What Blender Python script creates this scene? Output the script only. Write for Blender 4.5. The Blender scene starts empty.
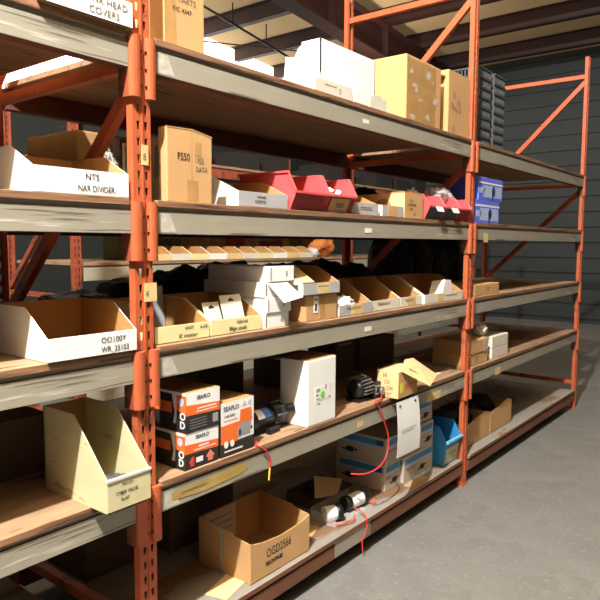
import bpy, bmesh, math, random
from mathutils import Vector, Matrix, noise
random.seed(7)
C = bpy.context.scene.collection
SC = bpy.context.scene
# ------------------------------------------------------------ camera
cam = bpy.data.cameras.new('camera'); co = bpy.data.objects.new('camera', cam); C.objects.link(co)
yaw, pitch, roll = 0.66738, -0.088336, 0.005588
f = Vector((math.cos(pitch)*math.cos(yaw), math.cos(pitch)*math.sin(yaw), math.sin(pitch)))
r = f.cross(Vector((0, 0, 1))).normalized(); u = r.cross(f)
r2 = math.cos(roll)*r + math.sin(roll)*u; u2 = -math.sin(roll)*r + math.cos(roll)*u
M = Matrix((r2, u2, -f)).transposed().to_4x4(); M.translation = Vector((-1.32953, -1.64452, 1.54872))
co.matrix_world = M
cam.sensor_width = 36; cam.sensor_height = 36; cam.lens = 640.07/600*36
cam.clip_end = 60
SC.camera = co
# ------------------------------------------------------------ world, lamps, exposure
w = bpy.data.worlds.new('world'); SC.world = w; w.use_nodes = True
bg = w.node_tree.nodes['Background']; bg.inputs[0].default_value = (1.0, 0.93, 0.82, 1); bg.inputs[1].default_value = 0.012
def lamp(name, loc, power, rad, col):
    l = bpy.data.lights.new(name, 'POINT'); l.energy = power; l.shadow_soft_size = rad; l.color = col
    o = bpy.data.objects.new(name, l); C.objects.link(o); o.location = loc
lamp('high_bay_or_fill_light', (-2.3, -1.20, 5.5), 2650, 0.07, (0.985, 0.99, 0.97))
lamp('high_bay_or_fill_light', (6.5, -1.2, 5.0), 40, 0.15, (1.0, 0.93, 0.82))
lamp('high_bay_or_fill_light', (4.0, 1.7, 4.4), 105, 0.15, (1.0, 0.92, 0.80))
lamp('high_bay_or_fill_light', (-2.0, -6.5, 5.0), 25, 0.3, (1.0, 0.95, 0.88))  # unseen fill, added to brighten the front faces
lamp('high_bay_or_fill_light', (8.0, 3.9, 3.9), 95, 0.2, (1.0, 0.90, 0.76))  # fill added to brighten the ceiling; no real lamp hangs here
SC.view_settings.view_transform = 'Standard'; SC.view_settings.look = 'None'
SC.view_settings.gamma = 1; SC.view_settings.use_curve_mapping = False
SC.view_settings.exposure = 0.32
# ------------------------------------------------------------ materials
def lin(c):
    return tuple(((x/255)/12.92 if x/255 <= 0.04045 else ((x/255+0.055)/1.055)**2.4) for x in c)
_m = {}
def mat(name, rgb, rough=.7, metal=0, var=.12, scale=8, stretch=(1, 1, 1), spots=None, bump=0, alpha=None, emit=0, coat=0):
    """procedural surface: base colour broken up by noise; spots=(rgb, threshold, scale, stretch) adds worn patches"""
    if name in _m: return _m[name]
    m = bpy.data.materials.new(name); m.use_nodes = True; nt = m.node_tree; N = nt.nodes; L = nt.links
    b = N['Principled BSDF']; b.inputs['Roughness'].default_value = rough; b.inputs['Metallic'].default_value = metal
    if coat: b.inputs['Coat Weight'].default_value = coat
    c = lin(rgb)
    tc = N.new('ShaderNodeTexCoord')
    def nz(sc, st, det=5):
        mp = N.new('ShaderNodeMapping'); mp.inputs['Scale'].default_value = st; L.new(tc.outputs['Object'], mp.inputs[0])
        n = N.new('ShaderNodeTexNoise'); n.inputs['Scale'].default_value = sc; n.inputs['Detail'].default_value = det
        L.new(mp.outputs[0], n.inputs['Vector']); return n
    n = nz(scale, stretch)
    rp = N.new('ShaderNodeValToRGB'); L.new(n.outputs[0], rp.inputs[0])
    rp.color_ramp.elements[0].position = .3; rp.color_ramp.elements[1].position = .7
    rp.color_ramp.elements[0].color = tuple(x*(1-var) for x in c)+(1,); rp.color_ramp.elements[1].color = tuple(min(1, x*(1+var)) for x in c)+(1,)
    out = rp.outputs[0]
    for sp in (spots or []):
        k = nz(sp[2], sp[3], 6); q = N.new('ShaderNodeValToRGB'); L.new(k.outputs[0], q.inputs[0])
        q.color_ramp.elements[0].position = sp[1]; q.color_ramp.elements[1].position = sp[1]+.04
        q.color_ramp.elements[0].color = (0, 0, 0, 1); q.color_ramp.elements[1].color = (1, 1, 1, 1)
        mx = N.new('ShaderNodeMix'); mx.data_type = 'RGBA'; L.new(q.outputs[0], mx.inputs[0]); L.new(out, mx.inputs[6])
        mx.inputs[7].default_value = lin(sp[0])+(1,); out = mx.outputs[2]
    L.new(out, b.inputs['Base Color'])
    if bump:
        bp = N.new('ShaderNodeBump'); bp.inputs['Strength'].default_value = bump; bp.inputs['Distance'].default_value = .01
        L.new(n.outputs[0], bp.inputs['Height']); L.new(bp.outputs[0], b.inputs['Normal'])
    if emit:
        b.inputs['Emission Color'].default_value = c+(1,); b.inputs['Emission Strength'].default_value = emit
    if alpha is not None:
        b.inputs['Alpha'].default_value = alpha
    _m[name] = m; return m
S1 = (1, 1, 1)
ORANGE = mat('orange paint', (180, 90, 54), .5, 0, .10, 12, S1, [((120, 66, 46), .64, 9, S1), ((214, 130, 92), .70, 20, (1, 1, .4))])
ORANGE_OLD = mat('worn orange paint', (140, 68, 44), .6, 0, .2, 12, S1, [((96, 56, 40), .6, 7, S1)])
GREY_BEAM = mat('grey beam paint', (156, 150, 134), .55, 0, .06, 10, (.3, 1, 3), [((104, 98, 84), .615, 16, (.10, 1, 3.5)), ((196, 194, 182), .64, 11, (.15, 1, 2.5))])
BEAM_UNDER = mat('red brown primer', (92, 48, 34), .7, 0, .15, 8)
WOOD = mat('plywood', (146, 116, 88), .8, 0, .22, 10, (.35, 2, 2), [((96, 66, 44), .62, 12, (.3, 2, 2))], bump=.3)
WOOD_EDGE = mat('worn plywood edge', (132, 96, 70), .85, 0, .25, 16, (.25, 1, 3), [((84, 52, 36), .58, 14, (.2, 1, 4))], bump=.4)
DECK_GREY = mat('grey dusty board', (136, 130, 122), .8, 0, .12, 8, (.3, 1, 1), [((122, 92, 66), .57, 5, (.4, 1, 1))])
BROWN_BEAM = mat('brown painted beam', (118, 74, 52), .6, 0, .2, 9, (.2, 1, 2))
CARD = mat('cardboard', (194, 152, 102), .85, 0, .05, 6, (1, 1, .5))
CARD_DARK = mat('brown cardboard', (168, 128, 80), .85, 0, .08, 6)
CARD_SHADED = mat('shade-darkened cardboard', (92, 72, 54), .9, 0, .08, 6)  # cardboard with the gloom of the shelf backs put into its colour
CARD_PALE = mat('pale cardboard', (222, 190, 138), .85, 0, .05, 6)
CARD_IN = mat('cardboard inside', (176, 132, 78), .9, 0, .06, 6)
CARD_YEL = mat('yellowed white card', (226, 214, 160), .8, 0, .05, 8)
CARD_GREY = mat('grey card', (168, 168, 170), .8, 0, .05, 8)
TUB = mat('old beige card', (206, 198, 156), .8, 0, .06, 6, (1, 1, 3), [((178, 168, 132), .62, 6, (.4, 1, 5))])
WHITE = mat('white card', (238, 237, 233), .7, 0, .02, 8)
WHITE_OLD = mat('off white card', (214, 208, 192), .75, 0, .04, 8)
PAPER = mat('paper', (232, 230, 228), .8, 0, .02, 8)
TAPE = mat('brown packing tape', (176, 138, 88), .35, 0, .1, 20)
TAPE_CLEAR = mat('crinkled clear tape', (226, 220, 206), .25, 0, .12, 40, S1, None, .3, alpha=.6)
TAG_TAN = mat('tan sticker', (214, 186, 128), .7, 0, .12, 30)
TAG_WHITE = mat('white sticker', (232, 228, 216), .7, 0, .05, 30)
STAIN = mat('yellowed old label', (176, 146, 78), .7, 0, .25, 14, (.5, 1, 2))
INK = mat('black ink', (38, 34, 34), .7)
INK_GREY = mat('faded ink', (110, 98, 84), .8)
INK_BLUE = mat('blue ink', (60, 66, 120), .7)
RED = mat('red plastic', (214, 84, 86), .4, 0, .05, 5, S1, [((222, 128, 122), .72, 14, S1)])
RED_SHADED = mat('shaded red plastic', (150, 44, 40), .45, 0, .08, 5)  # red with the shade under the bin lip put into the colour
BLUE_BIN = mat('blue plastic', (46, 134, 196), .4, 0, .05, 5)
BLACKPL = mat('black plastic', (22, 22, 24), .4, 0, .1, 10)
BAG = mat('black bag plastic', (12, 12, 13), .55, 0, .2, 12, S1, None, .3)
STEEL = mat('cast metal', (150, 150, 152), .35, .7, .1, 20)
DKGREY = mat('dark grey plastic', (70, 72, 74), .5, 0, .1, 10)
WIRE_RED = mat('red cable', (196, 52, 50), .45)
WIRE_YEL = mat('yellow cable end', (216, 190, 60), .45)
P_ORANGE = mat('printed orange', (232, 110, 44), .5, 0, .03)
P_BLACK = mat('printed black', (40, 38, 36), .5, 0, .05)
P_WHITE = mat('printed white', (238, 236, 232), .5, 0, .02)
P_GREY = mat('printed grey', (150, 150, 152), .5, 0, .05)
P_BLUE = mat('printed blue', (66, 138, 190), .55, 0, .08)
P_NAVY = mat('printed navy', (34, 60, 104), .55, 0, .08)
P_VIOLET = mat('printed violet blue', (96, 116, 226), .5, 0, .08)
P_PALEBLUE = mat('printed pale blue', (176, 190, 226), .5, 0, .08)
P_RED = mat('printed red', (206, 60, 60), .6)
P_GREEN = mat('green sticker', (120, 210, 70), .5)
P_PINK = mat('printed pink', (222, 178, 186), .6)
CRATE = mat('dark grey crate plastic', (74, 78, 82), .5, 0, .12, 20)
CONC = mat('concrete', (110, 110, 108), .75, 0, .10, 3.0, S1, [((105, 105, 103), .56, 3.1, S1), ((120, 120, 118), .60, 30, S1), ((98, 97, 95), .63, 40, S1)], .05)
ROOF = mat('roof insulation', (200, 172, 130), .9, 0, .05, 1)
STEEL_ROOF = mat('dark red oxide steel', (50, 20, 12), .6, 0, .15, 3)
WALL = mat('ribbed wall steel', (48, 52, 52), .6, .2, .1, 2)
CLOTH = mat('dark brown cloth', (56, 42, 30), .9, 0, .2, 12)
def glassy(nm='clear plastic film', al=.42):
    m = bpy.data.materials.new(nm); m.use_nodes = True; nt = m.node_tree; b = nt.nodes['Principled BSDF']
    b.inputs['Base Color'].default_value = (.95, .95, .95, 1); b.inputs['Roughness'].default_value = .12; b.inputs['Alpha'].default_value = al
    n = nt.nodes.new('ShaderNodeTexNoise'); n.inputs['Scale'].default_value = 30
    bp = nt.nodes.new('ShaderNodeBump'); bp.inputs['Strength'].default_value = .8; nt.links.new(n.outputs[0], bp.inputs['Height']); nt.links.new(bp.outputs[0], b.inputs['Normal'])
    return m
FILM = glassy(); TRAY = glassy('clear tray plastic', .16)
# ------------------------------------------------------------ mesh helpers
class MB:
    def __init__(s): s.v = []; s.f = []; s.m = []; s.mats = []
    def mi(s, m):
        if m not in s.mats: s.mats.append(m)
        return s.mats.index(m)
    def face(s, pts, m):
        k = len(s.v); s.v += [tuple(p) for p in pts]; s.f.append(tuple(range(k, k+len(pts)))); s.m.append(s.mi(m)); return s
    def box(s, x0, y0, z0, x1, y1, z1, m, T=None):
        P = [(x0, y0, z0), (x1, y0, z0), (x1, y1, z0), (x0, y1, z0), (x0, y0, z1), (x1, y0, z1), (x1, y1, z1), (x0, y1, z1)]
        if T is not None: P = [tuple(T @ Vector(p)) for p in P]
        k = len(s.v); s.v += P; i = s.mi(m) if not isinstance(m, dict) else None
        F = {'bottom': (0, 3, 2, 1), 'top': (4, 5, 6, 7), 'front': (0, 1, 5, 4), 'right': (1, 2, 6, 5), 'back': (2, 3, 7, 6), 'left': (3, 0, 4, 7)}
        for n, q in F.items():
            s.f.append(tuple(k+a for a in q)); s.m.append(i if i is not None else s.mi(m.get(n, m['all'])))
        return s
    def prism(s, poly, a0, a1, axis, m):
        """polygon in the plane across axis, pushed from a0 to a1"""
        def P(p, a): return {'x': (a, p[0], p[1]), 'y': (p[0], a, p[1]), 'z': (p[0], p[1], a)}[axis]
        k = len(s.v); n = len(poly); s.v += [P(p, a0) for p in poly]+[P(p, a1) for p in poly]; i = s.mi(m)
        s.f.append(tuple(range(k, k+n))); s.m.append(i); s.f.append(tuple(range(k+2*n-1, k+n-1, -1))); s.m.append(i)
        for j in range(n):
            s.f.append((k+j, k+(j+1) % n, k+n+(j+1) % n, k+n+j)); s.m.append(i)
        return s
    def tube(s, pts, rad, m, seg=12, cap=True, radii=None):
        pts = [Vector(p) for p in pts]; k0 = len(s.v); i = s.mi(m); up = None
        for j, p in enumerate(pts):
            t = (pts[min(j+1, len(pts)-1)]-pts[max(j-1, 0)]).normalized()
            if up is None: up = Vector((0, 0, 1)) if abs(t.z) < .9 else Vector((0, 1, 0))
            a = t.cross(up).normalized(); b = a.cross(t).normalized(); up = b
            R = radii[j] if radii else rad
            for q in range(seg):
                th = 2*math.pi*q/seg; s.v.append(tuple(p+R*(math.cos(th)*a+math.sin(th)*b)))
        for j in range(len(pts)-1):
            for q in range(seg):
                A = k0+j*seg+q; B = k0+j*seg+(q+1) % seg; s.f.append((A, B, B+seg, A+seg)); s.m.append(i)
        if cap:
            s.f.append(tuple(range(k0+seg-1, k0-1, -1))); s.m.append(i)
            e = k0+(len(pts)-1)*seg; s.f.append(tuple(range(e, e+seg))); s.m.append(i)
        return s
    def build(s, name, parent=None, bevel=0, smooth=False, loc=None, rotz=0, fix=True):
        me = bpy.data.meshes.new(name); me.from_pydata(s.v, [], s.f)
        for m in s.mats: me.materials.append(m)
        me.polygons.foreach_set('material_index', s.m)
        bm = bmesh.new(); bm.from_mesh(me)
        if fix: bmesh.ops.recalc_face_normals(bm, faces=bm.faces)
        bm.to_mesh(me); bm.free()
        if smooth: me.polygons.foreach_set('use_smooth', [True]*len(me.polygons))
        me.update()
        o = bpy.data.objects.new(name, me); C.objects.link(o)
        if parent: o.parent = parent
        if loc: o.location = loc
        o.rotation_euler = (0, 0, rotz)
        if bevel:
            b = o.modifiers.new('bevel', 'BEVEL'); b.width = bevel; b.segments = 2; b.limit_method = 'ANGLE'; b.angle_limit = math.radians(40)
        return o
def tag(o, label, cat, group=None, kind=None):
    o['label'] = label; o['category'] = cat
    if group: o['group'] = group
    if kind: o['kind'] = kind
    return o
def thing(name, label, cat, loc, rotz=0, group=None):
    o = bpy.data.objects.new(name, None); C.objects.link(o); o.location = loc; o.rotation_euler = (0, 0, rotz); o.empty_display_size = .05
    return tag(o, label, cat, group)
def struct(o): o['kind'] = 'structure'; return o
def copy_tree(o, parent=None):
    c = o.copy(); C.objects.link(c)
    if parent: c.parent = parent
    for ch in [q for q in bpy.data.objects if q.parent == o]: copy_tree(ch, c)
    return c
def text(s, size, m, parent, pos, face='front', name='handwriting', tilt=0, squeeze=1.0, shear=0, align='LEFT', bold=0):
    cu = bpy.data.curves.new(name, 'FONT'); cu.body = s; cu.size = size; cu.extrude = .0002; cu.align_x = align; cu.shear = shear; cu.resolution_u = 3
    cu.offset = bold
    t = bpy.data.objects.new(name, cu); C.objects.link(t)
    bpy.context.view_layer.update()
    me = bpy.data.meshes.new_from_object(t.evaluated_get(bpy.context.evaluated_depsgraph_get()))
    C.objects.unlink(t); bpy.data.objects.remove(t)
    ax = {'front': (Vector((1, 0, 0)), Vector((0, 0, 1)), Vector((0, -1, 0))), 'left': (Vector((0, -1, 0)), Vector((0, 0, 1)), Vector((-1, 0, 0)))}[face]
    R = Matrix((ax[0], ax[1], ax[2])).transposed().to_4x4() @ Matrix.Rotation(tilt, 4, 'Z') @ Matrix.Diagonal((squeeze, 1, 1, 1))
    R.translation = Vector(pos); me.transform(R); me.materials.clear(); me.materials.append(m)
    o = bpy.data.objects.new(name, me); C.objects.link(o); o.parent = parent; return o
def scribble(mb, x0, x1, z, y, m, h=.002, n=6, rnd=random):
    """a row of short print marks too small to read"""
    x = x0
    while x < x1:
        L = min(rnd.uniform(.3, 1)*(x1-x0)/n, x1-x); mb.box(x, y-.0004, z, x+L*.8, y, z+h, m); x += L
# ------------------------------------------------------------ the building
Z = [2.186, 1.684, 1.211, .756, .182]       # deck heights, top shelf first
struct(MB().box(-9, -9, -.1, 13, 9, 0, CONC).build('floor'))
def zr(x): return 6.29-.0825*x
b = MB(); b.prism([(-9, zr(-9)), (12.2, zr(12.2)), (12.2, zr(12.2)+.1), (-9, zr(-9)+.1)], -9, 8.0, 'y', ROOF)
struct(b.build('ceiling'))
b = MB(); b.box(-9, 8.0, 0, 12.2, 8.1, 3.6, WALL); b.box(-9, 8.0, 3.6, 3.5, 8.1, 6.9, WALL)
struct(b.build('wall_back'))
SKY = mat('daylit translucent panel', (255, 252, 240), .6, emit=2.0)
struct(MB().box(3.5, 8.02, 3.6, 12.2, 8.06, 6.1, SKY).build('window_1'))
b = MB(); b.box(12.0, -9, 0, 12.1, 8, zr(12), WALL)
for k in range(18): b.box(11.96, -9, .3*k+.1, 12.0, 8, .3*k+.2, WALL)
struct(b.build('wall_right'))
def roofbeam(name, lab, pts): pass
for i, (x, pl_) in enumerate([(7.3, 'above the nearest upright, leftmost in view'), (8.6, 'above the left half of the top shelf'), (9.85, 'above the two cardboard cartons'), (11.1, 'nearest the far ribbed wall')]):
    z = zr(x); b = MB()
    b.box(x-.012, -8, z-.24, x+.012, 7.95, z, STEEL_ROOF); b.box(x-.10, -8, z-.012, x+.012, 7.95, z, STEEL_ROOF); b.box(x-.012, -8, z-.25, x+.12, 7.95, z-.235, STEEL_ROOF)
    o = b.build('roof_purlin'); tag(o, 'dark steel purlin crossing the ceiling '+pl_, 'roof beam', 'roof purlins')
b = MB()
for (d0, d1, y0, y1) in [(.25, .275, 4.26, 4.54), (.275, .8, 4.39, 4.41), (.8, .83, 4.26, 4.54)]:
    b.prism([(-2, zr(-2)-d0), (11.9, zr(11.9)-d0), (11.9, zr(11.9)-d1), (-2, zr(-2)-d1)], y0, y1, 'y', STEEL_ROOF)
for k in range(8): x = -1+1.6*k; b.prism([(x, zr(x)-.27), (x+.02, zr(x)-.27), (x+.02, zr(x)-.81), (x, zr(x)-.81)], 4.27, 4.53, 'y', STEEL_ROOF)
tag(b.build('roof_rafter'), 'deep dark red steel rafter sloping under the ceiling purlins', 'roof beam')
b = MB(); b.tube([(3.5, 6.1, zr(3.5)-.35), (11.5, 6.9, zr(11.5)-.35)], .022, BLACKPL, 8)
pz = b.build('sprinkler_pipe'); tag(pz, 'thin dark pipe hanging slantwise below the ceiling', 'pipe')
MB().tube([(7.0, 6.45, zr(7)-.35), (7.0, 6.45, zr(7))], .012, BLACKPL, 6).build('hanger_rod', pz)
MB().tube([(8.0, 6.55, zr(8)-.35), (8.0, 6.55, zr(8))], .012, BLACKPL, 6).build('hanger_rod', pz)
b = MB(); b.tube([(6.4, 7.6, 5.2), (9.4, 5.2, 5.1)], .012, STEEL_ROOF, 6)
tag(b.build('brace_rod'), 'slim steel brace rod crossing the ceiling behind the hanging pipe', 'rod')
# ------------------------------------------------------------ pallet rack
DEP = .95
def web_with_holes(mb, x0, x1, z0, z1, m, y=0, first=.05, pitch=.0508):
    """front face of a post with two columns of teardrop slots"""
    xs = [x0+(x1-x0)*.30, x0+(x1-x0)*.73]; mid = (x0+x1)/2; z = z0
    n = int((z1-z0)/pitch)
    for k in range(n):
        a, c = z0+k*pitch, z0+(k+1)*pitch
        for (xa, xb, cx) in ((x0, mid, xs[0]), (mid, x1, xs[1])):
            wt, wb, h0, h1 = .0062, .0032, a+.012, a+.038
            T = [(cx-wb, h0), (cx+wb, h0), (cx+wt, h1), (cx-wt, h1)]
            O = [(xa, a), (xb, a), (xb, c), (xa, c)]
            for j in range(4):
                q = [O[j], O[(j+1) % 4], T[(j+1) % 4], T[j]]
                mb.face([(p[0], y, p[1]) for p in q], m)
    mb.face([(x0, y, z0+n*pitch), (x1, y, z0+n*pitch), (x1, y, z1), (x0, y, z1)], m)
PW = .068
def upright(x0, y0, depth, top, label, facing=1, m=ORANGE, group=None):
    t = thing('rack_upright', label, 'rack upright', (x0, y0, 0), 0, group)
    for nm, ys, sg in (('front_post', 0, 1), ('rear_post', depth, -1)):
        b = MB(); web_with_holes(b, 0, PW, .006, top, m, ys)
        y1 = ys+sg*.028
        for xx in (0, PW): b.face([(xx, ys, .006), (xx, y1, .006), (xx, y1, top), (xx, ys, top)], m)
        for xa, xb in ((0, .02), (PW-.02, PW)): b.face([(xa, y1, .006), (xb, y1, .006), (xb, y1, top), (xa, y1, top)], m)
        # raised rib between the two slot columns
        b.box(PW*.47, ys-.004*sg, .006, PW*.55, ys+.0005*sg, top, m)
        o = b.build(nm, t); s = o.modifiers.new('thick', 'SOLIDIFY'); s.thickness = .0022; s.offset = 0
        ob = MB(); ob.box(-.008, ys-.008 if sg > 0 else ys-.07, 0, PW+.008, ys+.07 if sg > 0 else ys+.008, .008, m); ob.build('foot_plate', t)
    c = PW/2
    hz = [.25, 1.15, 2.1, 3.08]
    for z in hz:
        if z < top-.05: MB().box(c-.016, .028, z-.018, c+.016, depth-.028, z+.018, m).build('horizontal_brace', t)
    for a, q in zip(hz[1:-1], hz[2:]):
        if q < top:
            A = Vector((c, .028, q-.05)); B = Vector((c, depth-.028, a+.05)); d = (B-A).normalized(); n = Vector((0, -d.z, d.y))*.02
            b = MB(); P = [A-n, A+n, B+n, B-n]
            k = [(p.y, p.z) for p in P]; b.prism(k, c-.015, c+.015, 'x', m); b.build('diagonal_brace', t)
    return t
LEV = ['top', 'second', 'third', 'fourth', 'bottom']
def connector(parent, side, z1, beamh):
    """rolled end plate hooked over the post; side -1 = sits to the left of the beam end"""
    b = MB(); s = side
    # plate wrapping the post front (rounded) and returning beside the beam
    n = 6; hw, off = (.0185, .010) if s < 0 else (.021, .004)
    prof = []
    for k in range(n+1):
        th = math.pi*k/n; prof.append((s*(hw-hw*math.cos(th)-off), -.004-.012*math.sin(th)))
    prof += [(s*(2*hw-off), .003), (-s*off, .003)]
    poly = [(p[0], p[1]) for p in prof]
    b.prism(poly, z1-.185, z1, 'z', ORANGE)
    b.box(min(0, -s*.004), .003, z1-.185, max(0, -s*.004), .05, z1, ORANGE_OLD)
    for k in range(3): b.box(s*(2*hw-off)-.003, -.009, z1-.05-k*.052, s*(2*hw-off)+.003, -.003, z1-.042-k*.052, BLACKPL)
    return b
def beam(x0, x1, y0, z, label, front=True, h=.086, m=GREY_BEAM, under=BEAM_UNDER, conn=True, back=False):
    t = thing('shelf_beam', label, 'shelf beam', (x0, y0, z-.022), 0, None)
    L = x1-x0; d = .045
    g = {'all': under, 'front': m} if not back else {'all': under, 'back': m}
    b = MB(); e0, e1 = (.004, 0) if not back else (0, .004)
    b.box(0.004, 0, -h, L-.004, d, -.014, g); b.box(0.004, e0*2, -.014, L-.004, d-e1*2, 0, g); b.build('beam_body', t, .0015)
    if conn:
        for s, xx in ((-1, -.0), (1, L)):
            c = connector(t, s, .014, h)
            o = c.build('end_connector', t, 0, loc=(xx+(0 if s < 0 else 0), 0 if not back else d, 0))
            if back: o.scale = (1, -1, 1)
    return t
def tape_patch(x, z, wd, h, lab_parent, flip=1):
    b = MB(); b.face([(x, -.0012, z), (x+wd*.6, -.0012, z), (x+wd, -.0012, z-h), (x, -.0012, z-h)], TAPE_CLEAR)
    return b.build('clear_tape', lab_parent, fix=False)
bays = [('left', -2.53, -.085), ('middle', 0.0, 2.44), ('right', 2.525, 4.965)]
for nm, xx in (('out of the left bay', -2.61), ('nearest orange', -.074), ('far orange', 2.447), ('farthest orange', 4.968)):
    lab = {'out of the left bay': 'orange slotted rack upright at the far left end of the shelving',
           'nearest orange': 'nearest orange slotted rack upright between the left and middle bays',
           'far orange': 'orange slotted rack upright at the right end of the middle bay',
           'farthest orange': 'farthest orange rack upright closing the right bay'}[nm]
    up = upright(xx, .004, DEP, 3.25, lab)
    if nm == 'nearest orange':
        for (x, z, wd, h) in ((.028, 1.79, .026, .062), (.030, 1.36, .05, .06)):
            MB().box(x, -.0062, z, x+wd, -.0045, z+h, TAG_TAN).build('sticker', up)
            text('8' if z > 1.6 else '4', .03, INK_GREY, up, (x+.004, -.0066, z+.015), name='sticker_print')
beams = {}
for bn, x0, x1 in bays:
    for i, z in enumerate(Z):
        m = GREY_BEAM if i < 4 else BROWN_BEAM
        un = BEAM_UNDER if i < 4 else BROWN_BEAM
        pos = {'left': 'left of the nearest upright', 'middle': 'between the two main uprights', 'right': 'right of the far upright'}[bn]
        col = 'grey-faced' if i < 4 else 'brown'
        bm_ = beam(x0, x1, 0, z, f'{col} front beam under the {LEV[i]} shelf {pos}', h=.086 if i < 4 else .078, m=m, under=un, conn=i < 4)
        beams[(bn, i)] = bm_
        rb = beam(x0, x1, DEP-.045, z, f'rear beam at the back of the {LEV[i]} shelf {pos}', h=.086, m=BEAM_UNDER, conn=False)
        # plywood deck
        top = WOOD if i < 4 else DECK_GREY
        b = MB(); b.box(x0+.012, -.006, z-.022, x1-.012, DEP-.01, z, {'all': top, 'front': WOOD_EDGE if i < 4 else BROWN_BEAM, 'bottom': WOOD})
        o = b.build('shelf_deck', bevel=.002)
        tag(o, f'{"brown plywood" if i < 4 else "dusty grey"} deck board of the {LEV[i]} shelf {pos}', 'shelf board')
for i in range(4):
    tape_patch(.018, -.02, .075, .06, beams[('middle', i)])
for (bn, i, x, wd, h, mm) in [('middle', 0, 1.22, .05, .018, TAG_WHITE), ('middle', 1, 1.25, .06, .022, TAG_WHITE), ('middle', 2, 1.26, .06, .022, TAG_WHITE),
                          ('middle', 3, 1.21, .05, .03, TAG_TAN), ('middle', 3, 1.93, .17, .045, TAG_TAN), ('right', 1, .15, .07, .06, TAG_TAN), ('right', 3, .42, .1, .05, TAG_TAN), ('right', 2, .12, .18, .04, P_GREY)]:
    MB().box(x, -.0015, -.02-h-.02, x+wd, -.0002, -.04, mm).build('sticker', beams[(bn, i)])
b = MB(); b.face([(.055, -.0014, -.035), (.40, -.0014, -.022), (.44, -.0014, -.045), (.40, -.0014, -.062), (.2, -.0014, -.07), (.06, -.0014, -.06)], STAIN)
s = b.build('peeled_label', beams[('middle', 3)], fix=False)
b2 = MB(); scribble(b2, .10, .22, -.048, -.0016, INK_GREY, .005, 9); b2.build('label_print', s)
MB().box(1.03, -.0012, -.075, 1.34, -.0001, -.002, GREY_BEAM).build('grey_paint_patch', beams[('middle', 4)])
# ------------------------------------------------------------ generic goods
def carton(name, label, x0, y0, z0, wd, dp, ht, m=CARD, rotz=0, group=None, seam=True, cat='box', tapem=TAPE, inset=.0015, topm=None):
    t = thing(name, label, cat, (x0, y0, z0), rotz, group)
    b = MB(); b.box(0, 0, 0, wd, dp, ht, m if topm is None else {'all': m, 'top': topm}); o = b.build('box_body', t, min(.004, ht*.05))
    if seam:
        MB().box(0, dp/2-.024, ht, wd, dp/2+.024, ht+.0006, tapem).build('packing_tape', t)
    return t
def bin_sides(d, hf, hb, s, lip=0):
    return [(0, 0), (d, 0), (d, hb), (s, hb), (lip+.006, hf+.004), (0, hf)]
def pick_bin(label, x0, y0, z0, wd, d=.30, hf=.05, hb=.15, s=.15, outer=WHITE, inner=CARD_IN, front=None, rotz=0, group='cardboard pick bins', lbl=None, cat='storage bin'):
    """cardboard shelf bin: low front lip, side walls sloping up to full height"""
    t = thing('cardboard_bin', label, cat, (x0, y0, z0), rotz, group)
    th = .004; b = MB()
    b.box(0, 0, 0, wd, d, .003, inner)
    b.build('bin_floor', t)
    fr = front or outer
    MB().box(0, 0, 0, wd, th, hf, {'all': inner, 'front': fr, 'top': fr, 'left': outer, 'right': outer}).build('front_lip', t)
    MB().box(th, d-th, 0, wd-th, d, hb, {'all': outer, 'front': inner}).build('back_wall', t)
    for xa, xb, oi in ((0, th, 0), (wd-th, wd, 1)):
        b = MB(); pl = [(th, .003), (d, .003), (d, hb), (s, hb), (th, hf)]
        b.prism(pl, xa if oi == 0 else xa+th*.3, xa+th*.7 if oi == 0 else xb, 'x', outer)
        k = xa+th*.7+.0003 if oi == 0 else xa+th*.3-.0003
        b.face([(k, p[0], p[1]) for p in pl], inner)
        b.build('side_wall', t, fix=False)
    if lbl:
        for (a, c, m2) in lbl: MB().box(a*wd, -.0008, .004, c*wd, 0, hf-.002, m2).build('paper_label', t)
    return t
def plastic_bin(label, x0, y0, z0, wd, d=.28, hf=.075, hb=.155, m=RED, group='red plastic bins', fm=None, name='plastic_bin'):
    t = thing(name, label, 'storage bin', (x0, y0, z0), 0, group)
    th = .004; out = [(0, 0), (d-.01, 0), (d, hb), (.006, hb), (-.03, hf), (-.032, hf-.012)]
    MB().box(0.01, 0.0, 0, wd-.01, d-.01, .004, m).build('bin_floor', t)
    for xa in (0, wd-th):
        MB().prism(out, xa, xa+th, 'x', m).build('side_wall', t, .001)
    b = MB(); b.prism([(0, 0), (th, 0), (-.026, hf), (-.032, hf)], th, wd-th, 'x', fm or m)
    b.build('front_panel', t)
    b = MB(); b.prism([(d-.014, 0), (d-.01, 0), (d, hb), (d-.004, hb)], th, wd-th, 'x', m); b.build('back_wall', t)
    b = MB()
    for xa, xb in ((-.006, th+.001), (wd-th-.001, wd+.006)):
        b.prism([(.004, hb-.006), (d+.004, hb-.006), (d+.004, hb+.003), (.006, hb+.003), (-.036, hf+.003), (-.036, hf-.006)], xa, xb, 'x', m)
    b.box(-.006, d-.002, hb-.006, wd+.006, d+.005, hb+.003, m); b.box(-.004, -.037, hf-.008, wd+.004, -.028, hf+.002, m)
    b.build('rim', t, .001)
    return t
# ======================================================= TOP SHELF
z = Z[0]
t = carton('cardboard_box', 'tall cardboard carton marked PARTS beside the nearest upright on the top shelf', .095, .05, z, .178, .30, .36, CARD, cat='box')
text('PARTS', .028, INK_GREY, t, (.06, -.001, .165)); text('BIC 4347', .022, INK, t, (.035, -.001, .132))
MB().box(.0, -.0008, .0, .05, 0, .36, TAPE).build('front_tape', t)
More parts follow.
